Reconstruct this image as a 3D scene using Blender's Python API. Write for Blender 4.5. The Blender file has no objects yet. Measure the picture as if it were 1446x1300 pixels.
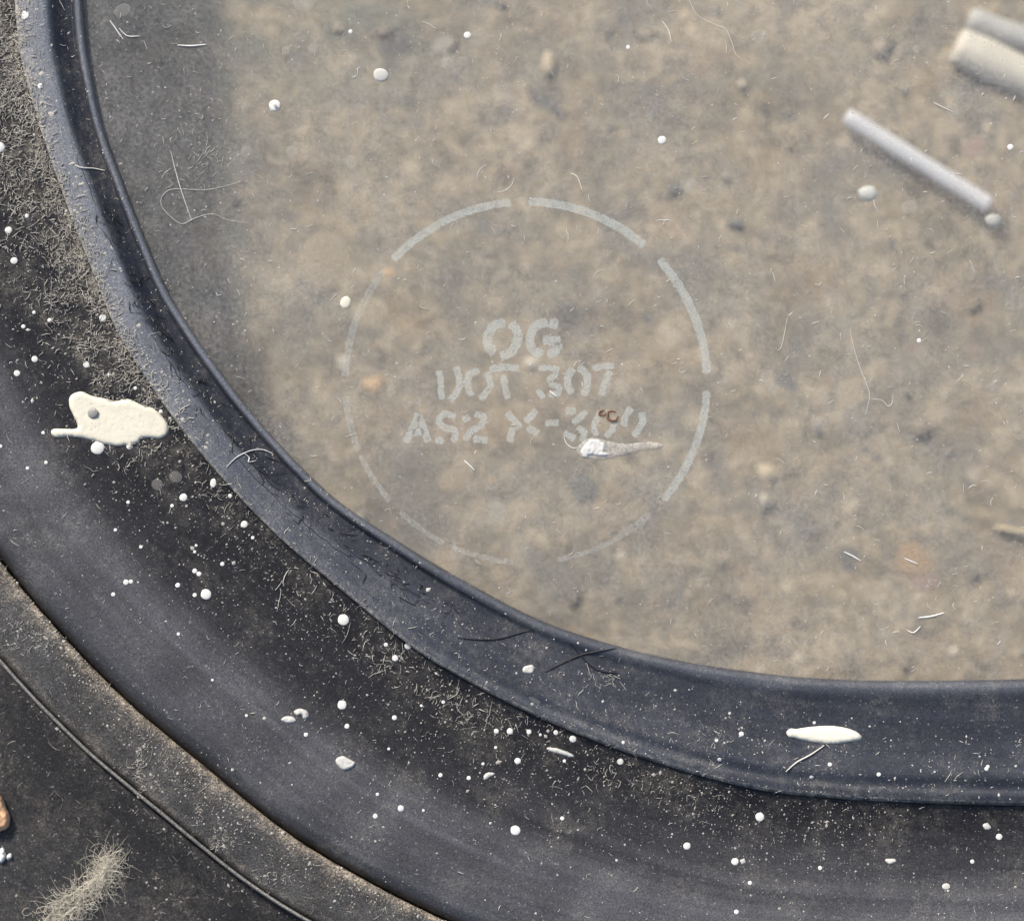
import bpy, bmesh, math, random
import numpy as np
from mathutils import Vector, noise, geometry

random.seed(7); np.random.seed(7); rng = np.random.default_rng(7)
sc = bpy.context.scene
COL = sc.collection
MM = 0.001
S = 0.055                 # millimetres per unit of the drawing grid at glass level
CAM_H = 250.0             # camera height above the glass, mm

# ------------------------------------------------------------------ camera
cam = bpy.data.cameras.new('camera'); camo = bpy.data.objects.new('camera', cam); COL.objects.link(camo)
camo.location = (0, 0, CAM_H*MM)
cam.sensor_width = 36
cam.lens = 36*CAM_H/(1446*S)
cam.clip_start = 0.01; cam.clip_end = 10
cam.dof.use_dof = True; cam.dof.focus_distance = (CAM_H-0.6)*MM
cam.dof.aperture_fstop = cam.lens/13.5
sc.camera = camo
# ------------------------------------------------------------------ light
SUN_EL, SUN_AZ = 35, 124    # azimuth of the sun measured anticlockwise from +X
w = bpy.data.worlds.new('World'); sc.world = w; w.use_nodes = True
nt = w.node_tree; bgn = nt.nodes['Background']
sky = nt.nodes.new('ShaderNodeTexSky'); sky.sky_type = 'NISHITA'; sky.sun_disc = False
sky.sun_elevation = math.radians(SUN_EL); sky.sun_rotation = math.radians(90-SUN_AZ)
sky.air_density = 1.0; sky.dust_density = 4.0; sky.ozone_density = 1.0
nt.links.new(sky.outputs[0], bgn.inputs[0]); bgn.inputs[1].default_value = 0.12
sl = bpy.data.lights.new('sun', 'SUN'); so = bpy.data.objects.new('sun', sl); COL.objects.link(so)
sl.energy = 3.6; sl.angle = math.radians(7); sl.color = (1.0, 0.95, 0.88)
d = Vector((math.cos(math.radians(SUN_AZ))*math.cos(math.radians(SUN_EL)), math.sin(math.radians(SUN_AZ))*math.cos(math.radians(SUN_EL)), math.sin(math.radians(SUN_EL))))
so.rotation_euler = d.to_track_quat('Z', 'Y').to_euler(); so.location = d*0.5
sc.view_settings.view_transform = 'Standard'; sc.view_settings.look = 'None'
sc.view_settings.exposure = 0.35; sc.view_settings.gamma = 1.0

# ------------------------------------------------------------------ helpers
def at(x, y, z=0.0):
    """grid position seen at height z (mm) -> metres"""
    k = (CAM_H - z)/CAM_H*S*MM
    return ((x-723)*k, (650-y)*k, z*MM)
def nz(x, y, z=0.0): return noise.noise((x, y, z))

def link(name, verts, faces, m=None, parent=None, smooth=True, recenter=False):
    verts = np.asarray(verts, float)
    loc = (0, 0, 0)
    if recenter and len(verts):
        loc = verts.mean(0); loc[2] = verts[:, 2].min(); verts = verts-loc
    me = bpy.data.meshes.new(name); me.from_pydata([tuple(v) for v in verts], [], [tuple(int(i) for i in f) for f in faces]); me.update()
    if smooth: me.shade_smooth()
    if m: me.materials.append(m)
    o = bpy.data.objects.new(name, me); COL.objects.link(o); o.location = loc
    if parent is not None: o.parent = parent
    return o
def tag(o, label=None, cat=None, group=None, kind=None):
    for k, v in (('label', label), ('category', cat), ('group', group), ('kind', kind)):
        if v: o[k] = v
    return o

# ------------------------------------------------------------------ materials
class N:
    def __init__(s, name):
        s.m = bpy.data.materials.new(name); s.m.use_nodes = True; s.t = s.m.node_tree
        s.b = s.t.nodes['Principled BSDF']; s.out = s.t.nodes['Material Output']
        s.co = s.t.nodes.new('ShaderNodeTexCoord')
    def new(s, t, **k):
        n = s.t.nodes.new(t)
        for a, v in k.items(): setattr(n, a, v)
        return n
    def lk(s, a, b): s.t.links.new(a, b)
    def noise(s, scale, detail=4, rough=.55, vec=None, dist=0, dim='3D'):
        n = s.new('ShaderNodeTexNoise'); n.inputs['Scale'].default_value = scale; n.inputs['Detail'].default_value = detail
        n.inputs['Roughness'].default_value = rough; n.inputs['Distortion'].default_value = dist
        s.lk(vec or s.co.outputs['Object'], n.inputs['Vector']); return n.outputs['Fac']
    def ramp(s, f, stops):
        r = s.new('ShaderNodeValToRGB'); e = r.color_ramp.elements
        while len(e) < len(stops): e.new(.5)
        for q, (p, c) in zip(e, stops):
            q.position = p; q.color = tuple(c)+(1,) if hasattr(c, '__len__') else (c, c, c, 1)
        s.lk(f, r.inputs[0]); return r.outputs[0]
    def mix(s, f, a, b, mode='MIX'):
        m = s.new('ShaderNodeMix', data_type='RGBA', blend_type=mode)
        for v, i in ((f, 0), (a, 6), (b, 7)):
            if hasattr(v, 'is_linked'): s.lk(v, m.inputs[i])
            elif i == 0: m.inputs[0].default_value = v
            else: m.inputs[i].default_value = tuple(v)+(1,) if len(v) == 3 else v
        return m.outputs[2]
    def math(s, op, a, b=0.0, clamp=False):
        m = s.new('ShaderNodeMath', operation=op, use_clamp=clamp)
        for v, i in ((a, 0), (b, 1)):
            if hasattr(v, 'is_linked'): s.lk(v, m.inputs[i])
            else: m.inputs[i].default_value = v
        return m.outputs[0]
    def attr(s, name): return s.new('ShaderNodeAttribute', attribute_name=name).outputs['Fac']
    def bump(s, h, strength=.3, dist=.0001, normal=None):
        b = s.new('ShaderNodeBump'); b.inputs['Strength'].default_value = strength; b.inputs['Distance'].default_value = dist
        s.lk(h, b.inputs['Height'])
        if normal: s.lk(normal, b.inputs['Normal'])
        return b.outputs[0]
    def set(s, base=None, rough=None, normal=None, spec=None):
        for v, k in ((base, 'Base Color'), (rough, 'Roughness'), (normal, 'Normal'), (spec, 'Specular IOR Level')):
            if v is None: continue
            if hasattr(v, 'is_linked'): s.lk(v, s.b.inputs[k])
            else: s.b.inputs[k].default_value = tuple(v)+(1,) if hasattr(v, '__len__') else v

def rubber(name, black, bloom_sheen, dustc, rough=.5, fine=7500, bumpd=.00003, speck=.3, spec=.35, g=1.0):
    n = N(name); uv = n.new('ShaderNodeUVMap').outputs[0]
    mp = n.new('ShaderNodeMapping'); mp.inputs['Scale'].default_value = (3.2, 75, 1); n.lk(uv, mp.inputs['Vector'])
    streak = n.noise(1.0, 5, .6, mp.outputs[0])
    blot = n.noise(260, 6, .62); grain = n.noise(fine, 3, .6); mid = n.noise(1700, 4, .65)
    c = n.mix(n.ramp(streak, ((.35, 0), (.7, 1))), black, [min(1, v*1.9) for v in black])
    bl = n.math('MULTIPLY', n.attr('bloom_sheen'), n.math('MULTIPLY', n.ramp(blot, ((.2, .7), (.7, 1.0))), n.ramp(streak, ((.28, .72), (.72, 1.1)))), True)
    c = n.mix(bl, c, bloom_sheen)
    du = n.math('ADD', n.attr('dust'), n.math('MULTIPLY', n.math('SUBTRACT', blot, .5), .5))
    du = n.math('MULTIPLY', n.math('MULTIPLY', du, n.ramp(mid, ((.38, .15), (.62, 1.25)))), n.ramp(grain, ((.3, .4), (.65, 1.3))), True)
    c = n.mix(du, c, dustc)
    sp = n.ramp(n.noise(3800, 2, .5), ((.655, 0), (.72, speck)))
    c = n.mix(sp, c, (.3, .29, .27))
    sc2 = n.ramp(grain, ((.36, 1-.5*g), (.66, 1+.6*g)))
    c = n.mix(n.ramp(n.noise(5200, 3, .75), ((.57, 0), (.67, .13*g))), c, (.26, .25, .235))
    c = n.mix(1.0, c, sc2, 'MULTIPLY')
    n.set(c, n.ramp(mid, ((.3, rough-.08), (.7, rough+.14))), n.bump(n.math('ADD', n.math('MULTIPLY', mid, 1.5), grain), .55*g, bumpd), spec)
    return n.m

M = {}
M['seal'] = rubber('seal_rubber', (.008, .009, .014), (.135, .148, .174), (.36, .34, .30), .36, spec=.55, g=.55)
M['mould'] = rubber('moulding_rubber', (.0055, .0055, .007), (.082, .084, .093), (.38, .35, .29), .42, g=.65)
M['trim'] = rubber('trim_rubber', (.013, .013, .014), (.062, .063, .065), (.36, .30, .225), .7, bumpd=.00007)
M['body'] = rubber('panel_paint', (.006, .006, .007), (.042, .044, .048), (.25, .22, .18), .6)

def ground_mat():
    n = N('ground_concrete')
    big = n.noise(150, 6, .65, dist=.6); mid = n.noise(560, 6, .7, dist=.8); fine = n.noise(1500, 4, .6); hue = n.noise(170, 3, .5)
    c = n.ramp(mid, ((.30, (.125, .112, .088)), (.43, (.258, .217, .16)), (.55, (.40, .326, .23)), (.68, (.56, .465, .34))))
    c = n.mix(n.ramp(big, ((.38, .75), (.52, 0))), c, (.19, .178, .152))
    c = n.mix(n.ramp(hue, ((.55, 0), (.72, .55))), c, (.42, .30, .19))
    v = n.new('ShaderNodeTexVoronoi'); v.inputs['Scale'].default_value = 420; v.inputs['Randomness'].default_value = 1
    n.lk(n.co.outputs['Object'], v.inputs['Vector'])
    sepc = n.new('ShaderNodeSeparateColor'); n.lk(v.outputs['Color'], sepc.inputs[0])
    stone = n.math('MULTIPLY', n.ramp(v.outputs['Distance'], ((.25, 1), (.42, 0))), n.ramp(sepc.outputs[0], ((.7, 0), (.75, .4))))
    scol = n.ramp(sepc.outputs[1], ((0, (.09, .09, .1)), (.3, (.4, .33, .25)), (.6, (.5, .45, .38)), (.85, (.33, .2, .14)), (1, (.2, .21, .22))))
    c = n.mix(stone, c, scol)
    c = n.mix(n.math('MULTIPLY', n.attr('shade_stain'), n.ramp(mid, ((.3, 1), (.75, .6))), True), c, (.20, .205, .165))  # painted frame shadow and a darker ground patch, mixed into the colour
    c = n.mix(.7, c, n.ramp(fine, ((.3, .7), (.7, 1.3))), 'MULTIPLY')
    n.set(c, .9, n.bump(fine, .6, .0004))
    return n.m
M['ground'] = ground_mat()

def stone(name, c, var=.25):
    n = N(name); f = n.noise(900, 4); n.set(n.mix(f, [v*(1-var) for v in c], [min(1, v*(1+var)) for v in c]), .85, n.bump(f, .5, .0002)); return n.m
PEB = [stone('pebble_tan', (.50, .41, .30)), stone('pebble_pale', (.52, .46, .38)), stone('pebble_dark', (.20, .19, .175)), stone('pebble_rust', (.50, .34, .20)), stone('pebble_brown', (.26, .22, .165)), stone('pebble_red', (.44, .31, .25))]

def glass_mat():
    n = N('glass'); n.t.nodes.remove(n.b)
    tr = n.new('ShaderNodeBsdfTransparent'); tr.inputs[0].default_value = (.985, .992, .985, 1)
    gl = n.new('ShaderNodeBsdfGlossy'); gl.inputs['Roughness'].default_value = .015
    fr = n.new('ShaderNodeFresnel'); bf = n.new('ShaderNodeNewGeometry').outputs['Backfacing']; n.lk(n.math('SUBTRACT', 1.5, n.math('MULTIPLY', bf, 1.5-1/1.5)), fr.inputs[0])   # thin sheet: no refraction, so the same Fresnel on both faces
    m1 = n.new('ShaderNodeMixShader'); n.lk(fr.outputs[0], m1.inputs[0]); n.lk(tr.outputs[0], m1.inputs[1]); n.lk(gl.outputs[0], m1.inputs[2])
    # film of dust and wipe marks lying on the pane
    mp = n.new('ShaderNodeMapping'); mp.inputs['Rotation'].default_value = (0, 0, .6); mp.inputs['Scale'].default_value = (1.3, .5, 1)
    n.lk(n.co.outputs['Object'], mp.inputs[0])
    a = n.noise(130, 5, .6); b = n.noise(900, 4, .6, mp.outputs[0]); c = n.noise(5200, 2, .6)
    film = n.math('MULTIPLY', n.ramp(a, ((.3, .09), (.75, .22))), n.math('MULTIPLY', n.ramp(b, ((.3, .78), (.7, 1.25))), n.ramp(n.noise(3000, 5, .8), ((.35, .45), (.65, 1.7)))))
    spk = n.ramp(c, ((.66, 0), (.73, .35)))
    f = n.math('ADD', film, spk, True)
    geo = n.new('ShaderNodeNewGeometry'); sx = n.new('ShaderNodeSeparateXYZ'); n.lk(n.co.outputs['Object'], sx.inputs[0])
    top = n.math('GREATER_THAN', sx.outputs[2], -.0001)
    f = n.math('MULTIPLY', f, top)
    di = n.new('ShaderNodeBsdfDiffuse'); di.inputs[0].default_value = (.52, .51, .49, 1)
    m2 = n.new('ShaderNodeMixShader'); n.lk(f, m2.inputs[0]); n.lk(m1.outputs[0], m2.inputs[1]); n.lk(di.outputs[0], m2.inputs[2])
    n.lk(m2.outputs[0], n.out.inputs[0]); return n.m
M['glass'] = glass_mat()

def frost_mat(name, col, dens, thr=(.42, .54), gs=5200):
    n = N(name); g = n.noise(gs, 3, .7); q = n.noise(1500, 3, .6)
    al = n.math('MULTIPLY', n.ramp(g, ((thr[0], dens*.42), (thr[1], dens))), n.ramp(q, ((.3, .65), (.55, 1.0))), True)
    n.set(col, .8); n.lk(al, n.b.inputs['Alpha']); return n.m
FROST = frost_mat('etched_frost', (.44, .465, .445), .62, (.36, .48), 6500)
FROSTF = frost_mat('etched_frost_faint', (.44, .46, .45), .42, (.45, .6))
FROSTB = frost_mat('etched_frost_broken', (.44, .45, .43), .48, (.5, .58), 2600)
SMEAR = frost_mat('smear_film', (.60, .60, .58), .42)

def paint(name, c, rough=.45, var=.06, dirty=0.0):
    n = N(name); f = n.noise(700, 4); g = n.noise(3200, 3)
    col = n.mix(f, [v*(1-var) for v in c], [min(1, v*(1+var*.6)) for v in c])
    if dirty: col = n.mix(n.ramp(g, ((.62, 0), (.74, dirty))), col, (.42, .38, .3))
    n.set(col, rough, n.bump(n.math('ADD', f, g), .3, .00006)); return n.m
M['cream'] = paint('cream_paint', (.66, .63, .52), .65, .12, .3)
M['cream2'] = paint('fresh_cream_paint', (.74, .71, .60), .55, .1, .3)
M['white'] = paint('white_paint', (.68, .68, .65), .6, .15, .3)
M['greyw'] = paint('greyish_paint', (.50, .50, .47), .6, .2)
M['fibre'] = paint('pale_fibre', (.60, .58, .52), .8)
M['fibre2'] = paint('tan_fibre', (.42, .40, .36), .85)
M['fibre3'] = paint('white_fibre', (.66, .66, .64), .7)
M['dusts'] = paint('dust_grain', (.36, .345, .315), .9)
M['dustw'] = paint('white_dust_grain', (.50, .49, .46), .9)
M['black'] = paint('black_hair', (.012, .012, .016), .5)
M['ember'] = paint('red_brown_flake', (.17, .085, .06), .8, .4)

# ------------------------------------------------------------------ shape of the frame: seal outer line and glass edge line
Bp = [(8,-700),(9,-500),(12,-250),(15,-100),(20,0),(30,90),(66,212),(97,299),(133,392),(166,470),(219,553),(275,629),(332,695),(398,763),(480,832),(582,914),(683,974),(751,1008),(818,1037),(886,1063),(960,1087),(1045,1110),(1112,1121),(1231,1131),(1449,1137),(1700,1130),(2000,1108),(2200,1085)]
Ap = [(108,-700),(108,-500),(109,-250),(112,-100),(116,0),(121,60),(133,133),(149,196),(173,259),(196,319),(219,375),(246,428),(299,506),(349,572),(395,626),(441,674),(480,710),(546,754),(613,796),(679,832),(726,858),(785,884),(869,911),(960,933),(1045,946),(1122,955),(1231,961),(1449,958),(1700,948),(2000,925),(2250,895)]
def resample(pts, step):
    P = np.array(pts, float)
    out = []
    for i in range(len(P)-1):
        p0 = P[max(i-1, 0)]; p1 = P[i]; p2 = P[i+1]; p3 = P[min(i+2, len(P)-1)]
        for k in range(12):
            t = k/12
            # centripetal-ish tangents scaled by span
            L = np.linalg.norm(p2-p1)
            m1 = (p2-p0)/max(np.linalg.norm(p2-p0), 1e-6)*L; m2 = (p3-p1)/max(np.linalg.norm(p3-p1), 1e-6)*L
            h = (2*t**3-3*t**2+1)*p1+(t**3-2*t**2+t)*m1+(-2*t**3+3*t**2)*p2+(t**3-t**2)*m2
            out.append(h)
    out.append(P[-1]); out = np.array(out)
    # smooth
    seg = np.r_[0, np.cumsum(np.linalg.norm(np.diff(out, axis=0), axis=1))]
    n = int(seg[-1]/step)+1; q = np.linspace(0, seg[-1], n)
    R = np.c_[np.interp(q, seg, out[:, 0]), np.interp(q, seg, out[:, 1])]
    k = max(3, int(70/step)); ker = np.hanning(k+2)[1:-1]; ker /= ker.sum(); pad = k
    Rp = np.r_[R[0]+(R[0]-R[1])*np.arange(pad, 0, -1)[:, None], R, R[-1]+(R[-1]-R[-2])*np.arange(1, pad+1)[:, None]]
    Sx = np.convolve(Rp[:, 0], ker, 'same')[pad:-pad]; Sy = np.convolve(Rp[:, 1], ker, 'same')[pad:-pad]
    return np.c_[Sx, Sy]
B = resample(Bp, 4.0); A = resample(Ap, 4.0)
T = np.gradient(B, axis=0); T /= np.linalg.norm(T, axis=1)[:, None]
NR = np.c_[-T[:, 1], T[:, 0]]           # outward (left / down)
NS = len(B)
# width of the seal along each normal
W = np.zeros(NS)
for i in range(NS):
    dA = A-B[i]; al = dA@NR[i]; la = np.abs(dA@T[i]); j = np.argmin(la+np.where(al < 0, 0, 1e4)); W[i] = -al[j]
ker = np.ones(15)/15; W = np.convolve(np.r_[[W[0]]*7, W, [W[-1]]*7], ker, 'valid')
W = np.where(np.arange(NS) > 0, W, W)
F = np.clip((np.arange(NS)*4.0 - 0), 0, None)
i0 = int(np.argmin(np.abs(B[:, 1]-0)+np.where(B[:, 0] < 300, 0, 1e4))); i1 = int(np.argmin(np.abs(B[:, 0]-1446)))
FR = (np.arange(NS)-i0)/(i1-i0)

def sstep(a, b, x): t = np.clip((x-a)/(b-a), 0, 1); return t*t*(3-2*t)
LP = np.array([(0,.0),(.0,.3),(.02,.55),(.05,.74),(.09,.80),(.12,.70),(.14,.42),(.165,.16),(.26,.22),(.36,.42),(.46,.80),(.53,1.08),(.59,1.16),(.68,1.13),(.82,1.02),(.92,.90),(.97,.82),(.992,.66),(1.0,.35)])
RP = np.array([(0,.0),(.0,.25),(.02,.5),(.06,.68),(.10,.66),(.18,.56),(.4,.60),(.62,.74),(.74,.88),(.785,.92),(.815,.82),(.845,.66),(.875,.66),(.91,.78),(.945,.76),(.975,.62),(1.0,.3)])
MP = np.array([(0,.18),(.02,.04),(.06,-.02),(.15,.08),(.35,.45),(.50,.85),(.565,1.08),(.60,1.18),(.64,1.16),(.75,1.22),(.86,1.26),(.93,1.12),(.965,.78),(.985,.35),(1.0,-.7)])
TP = np.array([(0,.2),(.015,.62),(.05,.86),(.12,.93),(.25,.86),(.6,.62),(.85,.45),(.95,.30),(1.0,-.1)])
WM, WT, WR = 315.0, 86.0, 7.0
def wob(i, n, k): return 0
def z_seal(i, v):
    f = FR[i]; b = sstep(.42, .8, f)
    z = np.interp(v, LP[:, 0], LP[:, 1])*(1-b)+np.interp(v, RP[:, 0], RP[:, 1])*b
    return float(z)
def z_mould(i, u):
    r = 1.0
    z = float(np.interp(u, MP[:, 0], MP[:, 1]))
    # second faint crease running along the lower right
    return z + .10*float(sstep(.55, .75, FR[i]))*math.exp(-((u-.42)/.03)**2) + .05*math.exp(-((u-.77)/.012)**2)
def z_at(i, n):
    """surface height (mm) at station i, signed distance n outward from the seal's outer line"""
    w_ = W[i]
    if n < -w_: return 0.0
    if n < 0: return z_seal(i, 1+n/w_)
    if n < WM: return z_mould(i, n/WM)
    if n < WM+WT: return float(np.interp((n-WM)/WT, TP[:, 0], TP[:, 1]))
    q = n-WM-WT
    return float(np.interp(q, [0, 3, 7, 10, 60, 160, 420], [.1, .5, .2, -.5, -.95, -1.1, -.5]))
def locate(x, y):
    d2 = (B[:, 0]-x)**2+(B[:, 1]-y)**2; i = int(np.argmin(d2)); v = np.array((x, y))-B[i]
    n = math.sqrt(d2[i])*(1 if v@NR[i] > 0 else -1)
    return i, n
def surf(x, y): i, n = locate(x, y); return z_at(i, n)

def dust_at(i, n, x, y):
    """oxidised grey with painted slope light and sheen, then settled dirt: (bloom, dust)"""
    f = FR[i]; w_ = W[i]; bl = .25; du = .0
    r = nz(x*.012, y*.012, 3)*.5+.5; r2 = nz(x*.04, y*.04, 9)*.5+.5
    if n < 0:
        v = 1+n/w_; L = 1-sstep(.45, .75, f)
        L = 1-sstep(.22, .62, f); bl = .04+(.12+.83*L)*sstep(.44, .60, v)*(.6+.6*r)*(1+1.1*(1-sstep(.05,.38,f))) + (.4+1.0*L)*math.exp(-((v-.06)/.055)**2) + (1-L)*(.04+.16*r)+.22*sstep(.75, 1.0, v)*(1-sstep(.7, .9, f))  # worn, paler slope and lip, with the light on them painted in
        du = .16*(1-f)*sstep(.6, 1, v)+.05*r
        du += .8*math.exp(-((v-.98)/.022)**2)*(.3+r2)*(1-.5*sstep(.8, 1, f))
        if f < .32: du += (.32-f)*1.3*sstep(.70, 1.0, v)*(r2+.2)
    elif n < WM:
        u = n/WM
        bl = .02+.16*sstep(.1,.4,u)*r+.95*sstep(.40, .66, u)*(.6+.5*r)*(1-.25*sstep(.5, .9, f))+(.50+.35*r)*sstep(.55,.95,f)*sstep(.05,.45,u) + .15*(1-sstep(0, .1, abs(u-.6)))  # grey-blue sky sheen painted in towards the outer side and lower right
        bl += .55*math.exp(-((u-.655)/.011)**2)*sstep(.3, .42, f)*(1-sstep(.62, .85, f))*r2*1.5+.5*math.exp(-((u-.425)/.012)**2)*sstep(.7, .8, f)*r2; bl *= 1-.65*sstep(.91, 1.0, u)
        du = .10*r2*math.exp(-u*5)
        if f < .42: du += (sstep(.42, .12, f))*math.exp(-max(0, u)*5.5)*(.0+1.0*r2**2)*1.0
    elif n < WM+WT:
        u = (n-WM)/WT
        bl = .3+1.2*r*r2*1.6
        du = (1.1*math.exp(-u*9.0)+.02)*(.35+1.1*r2)*(1.15-sstep(.2, .7, f)*.3) + .35*math.exp(-((u-.9)/.05)**2)*r2
    else:
        q = n-WM-WT
        bl = .15+.75*sstep(60, 200, q)*r; du = .35*math.exp(-q/14)*r2+.12*r2*sstep(20, 120, q)
    return bl, du

def strip(name, ns, zf, floor_z, m, parent, jitter=.5):
    """a long extrusion following the frame: ns(i) -> list of distances n, zf(i,n) -> height"""
    rows = []; K = None; uvs = []; bls = []; dus = []
    V = []; 
    for i in range(0, NS):
        nl = ns(i); K = len(nl)+2
        jx = nz(i*.013, 5.3, 1)*jitter*2.2+nz(i*.06, 2.2, 1)*jitter
        prev = None
        for k, n in enumerate([nl[0]]+list(nl)+[nl[-1]]):
            end = k in (0, K-1)
            x = B[i, 0]+NR[i, 0]*(n+jx); y = B[i, 1]+NR[i, 1]*(n+jx)
            z = floor_z if end else zf(i, n)
            if not end: z += nz(i*.05, n*.05, 2)*.02
            V.append(at(x, y, z)); b_, d_ = dust_at(i, n, x, y); bls.append(max(0, b_)); dus.append(max(0, d_)); uvs.append((i*4/1000, n/1000))
    Fc = []
    for i in range(NS-1):
        for k in range(K):
            a = i*K+k; b = i*K+(k+1) % K
            Fc.append((a, b, b+K, a+K))
    Fc.append(tuple(range(K))[::-1]); Fc.append(tuple((NS-1)*K+k for k in range(K)))
    o = link(name, V, Fc, m, parent)
    me = o.data
    for nme, arr in (('bloom_sheen', bls), ('dust', dus)):
        at_ = me.attributes.new(nme, 'FLOAT', 'POINT'); at_.data.foreach_set('value', np.array(arr, np.float32))
    uvl = me.uv_layers.new(name='UVMap'); li = np.zeros(len(me.loops), np.int32); me.loops.foreach_get('vertex_index', li)
    uvl.data.foreach_set('uv', np.array(uvs, np.float32)[li].ravel())
    return o

root = bpy.data.objects.new('vehicle_window', None); COL.objects.link(root); root.empty_display_size = .01
tag(root, 'scuffed vehicle window with etched round mark on its pane and a wide black rubber surround', 'window')

seal = strip('glazing_seal', lambda i: [-W[i]+W[i]*v for v in np.r_[0, np.linspace(.003, .2, 16), np.linspace(.22, .95, 40), np.linspace(.96, .999, 6)]], lambda i, n: z_seal(i, 1+n/W[i]) if n > -W[i]+.01 else .05, -5, M['seal'], root)
mould = strip('rubber_moulding', lambda i: list(np.r_[.4, 2, 5, np.linspace(9, 290, 64), np.linspace(294, 314, 9)]), lambda i, n: z_mould(i, n/WM), -6, M['mould'], root)
trim = strip('trim_strip', lambda i: list(WM+WT*np.r_[0, .006, .015, .03, .05, .08, np.linspace(.12, .9, 22), .94, .97, 1.0]), lambda i, n: float(np.interp((n-WM)/WT, TP[:, 0], TP[:, 1])), -6, M['trim'], root, 1.2)
M['bead'] = rubber('bead_rubber', (.13, .13, .125), (.30, .29, .27), (.40, .36, .30), .6)
bead = strip('rim_bead', lambda i: list(WM+WT+1.0+np.linspace(0, 5.5, 7)), lambda i, n: .10+.42*math.sqrt(max(0, 1-((n-WM-WT-3.75)/2.76)**2)), -4, M['bead'], root, 1.2)

body = strip('body_panel', lambda i: list(WM+WT+7.5+np.r_[0, 2, 4, np.linspace(8, 160, 36), np.linspace(170, 420, 18)]), lambda i, n: float(np.interp(n-WM-WT-7.5, [0, 60, 160, 420], [-.5, -.95, -1.1, -.5])), -7, M['body'], None)
tag(body, 'dirty black body panel outside the window rim at the lower left corner', 'panel')

# glass: one pane reaching under the seal's lip
def glass():
    edge = [(x, y) for x, y in (B[i]-NR[i]*(W[i]-14) for i in range(0, NS, 4))]
    edge += [(2250, -700)]
    V = [at(x, y, 0) for x, y in edge]+[at(x, y, 0)[:2]+(-.004,) for x, y in edge]; n = len(edge)
    Fc = [tuple(range(n)), tuple(range(n, 2*n))[::-1]]+[(i, (i+1) % n, (i+1) % n+n, i+n) for i in range(n)]
    o = link('glass_pane', V, Fc, M['glass'], root, smooth=False); 
    bm = bmesh.new(); bm.from_mesh(o.data); bmesh.ops.recalc_face_normals(bm, faces=bm.faces); bm.to_mesh(o.data); bm.free()
    return o
pane = glass()

# ------------------------------------------------------------------ ground under the window
GZ = -12.5
def gh(x, y): return nz(x*.006, y*.006, 0)*.4+nz(x*.02, y*.02, 4)*.22+nz(x*.05, y*.05, 7)*.08
def ground():
    N1, N2 = 300, 270; xs = np.linspace(-750, 2300, N1); ys = np.linspace(-850, 2000, N2)
    V = []; st = []
    for y in ys:
        for x in xs:
            h = gh(x, y)
            V.append(at(x, y, GZ)[:2]+((GZ+h)*MM,))
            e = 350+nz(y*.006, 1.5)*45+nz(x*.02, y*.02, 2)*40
            s1 = 1-sstep(e-25, e+35, x); s1 *= 1-.75*sstep(330, 640, y+nz(x*.01, y*.01)*60)  # band of the frame's shadow, painted into the ground colour
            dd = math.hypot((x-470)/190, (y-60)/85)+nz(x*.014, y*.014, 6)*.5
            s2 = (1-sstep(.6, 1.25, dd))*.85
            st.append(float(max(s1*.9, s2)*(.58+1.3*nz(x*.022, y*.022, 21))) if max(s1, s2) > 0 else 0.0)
    Fc = [(r*N1+c, r*N1+c+1, (r+1)*N1+c+1, (r+1)*N1+c) for r in range(N2-1) for c in range(N1-1)]
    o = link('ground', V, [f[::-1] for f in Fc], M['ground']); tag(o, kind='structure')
    a = o.data.attributes.new('shade_stain', 'FLOAT', 'POINT'); a.data.foreach_set('value', np.array(st, np.float32))
    return o
gr = ground()
def pebble_mesh(name, m, seed):
    bm = bmesh.new(); bmesh.ops.create_icosphere(bm, subdivisions=2, radius=1)
    for v in bm.verts:
        k = 1+.28*noise.noise(v.co*1.3+Vector((seed, 0, 0))); v.co *= k
    me = bpy.data.meshes.new(name); bm.to_mesh(me); bm.free(); me.shade_smooth(); me.materials.append(m); return me
PM = [pebble_mesh('pebble', m, i*3.7) for i, m in enumerate(PEB)]
def pebble(x, y, rx, ry, kind, rot=0, hgt=.055):
    o = bpy.data.objects.new('pebble', PM[kind]); COL.objects.link(o); o.parent = gr
    p = at(x, y, GZ); o.location = (p[0], p[1], (GZ+gh(x, y)-(.0 if max(rx, ry) > 21 else .05))*MM); k = (CAM_H-GZ)/CAM_H*S*MM
    o.scale = (rx*k, ry*k, min(rx, ry)*k*hgt); o.rotation_euler = (0, 0, rot); return o
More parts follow.
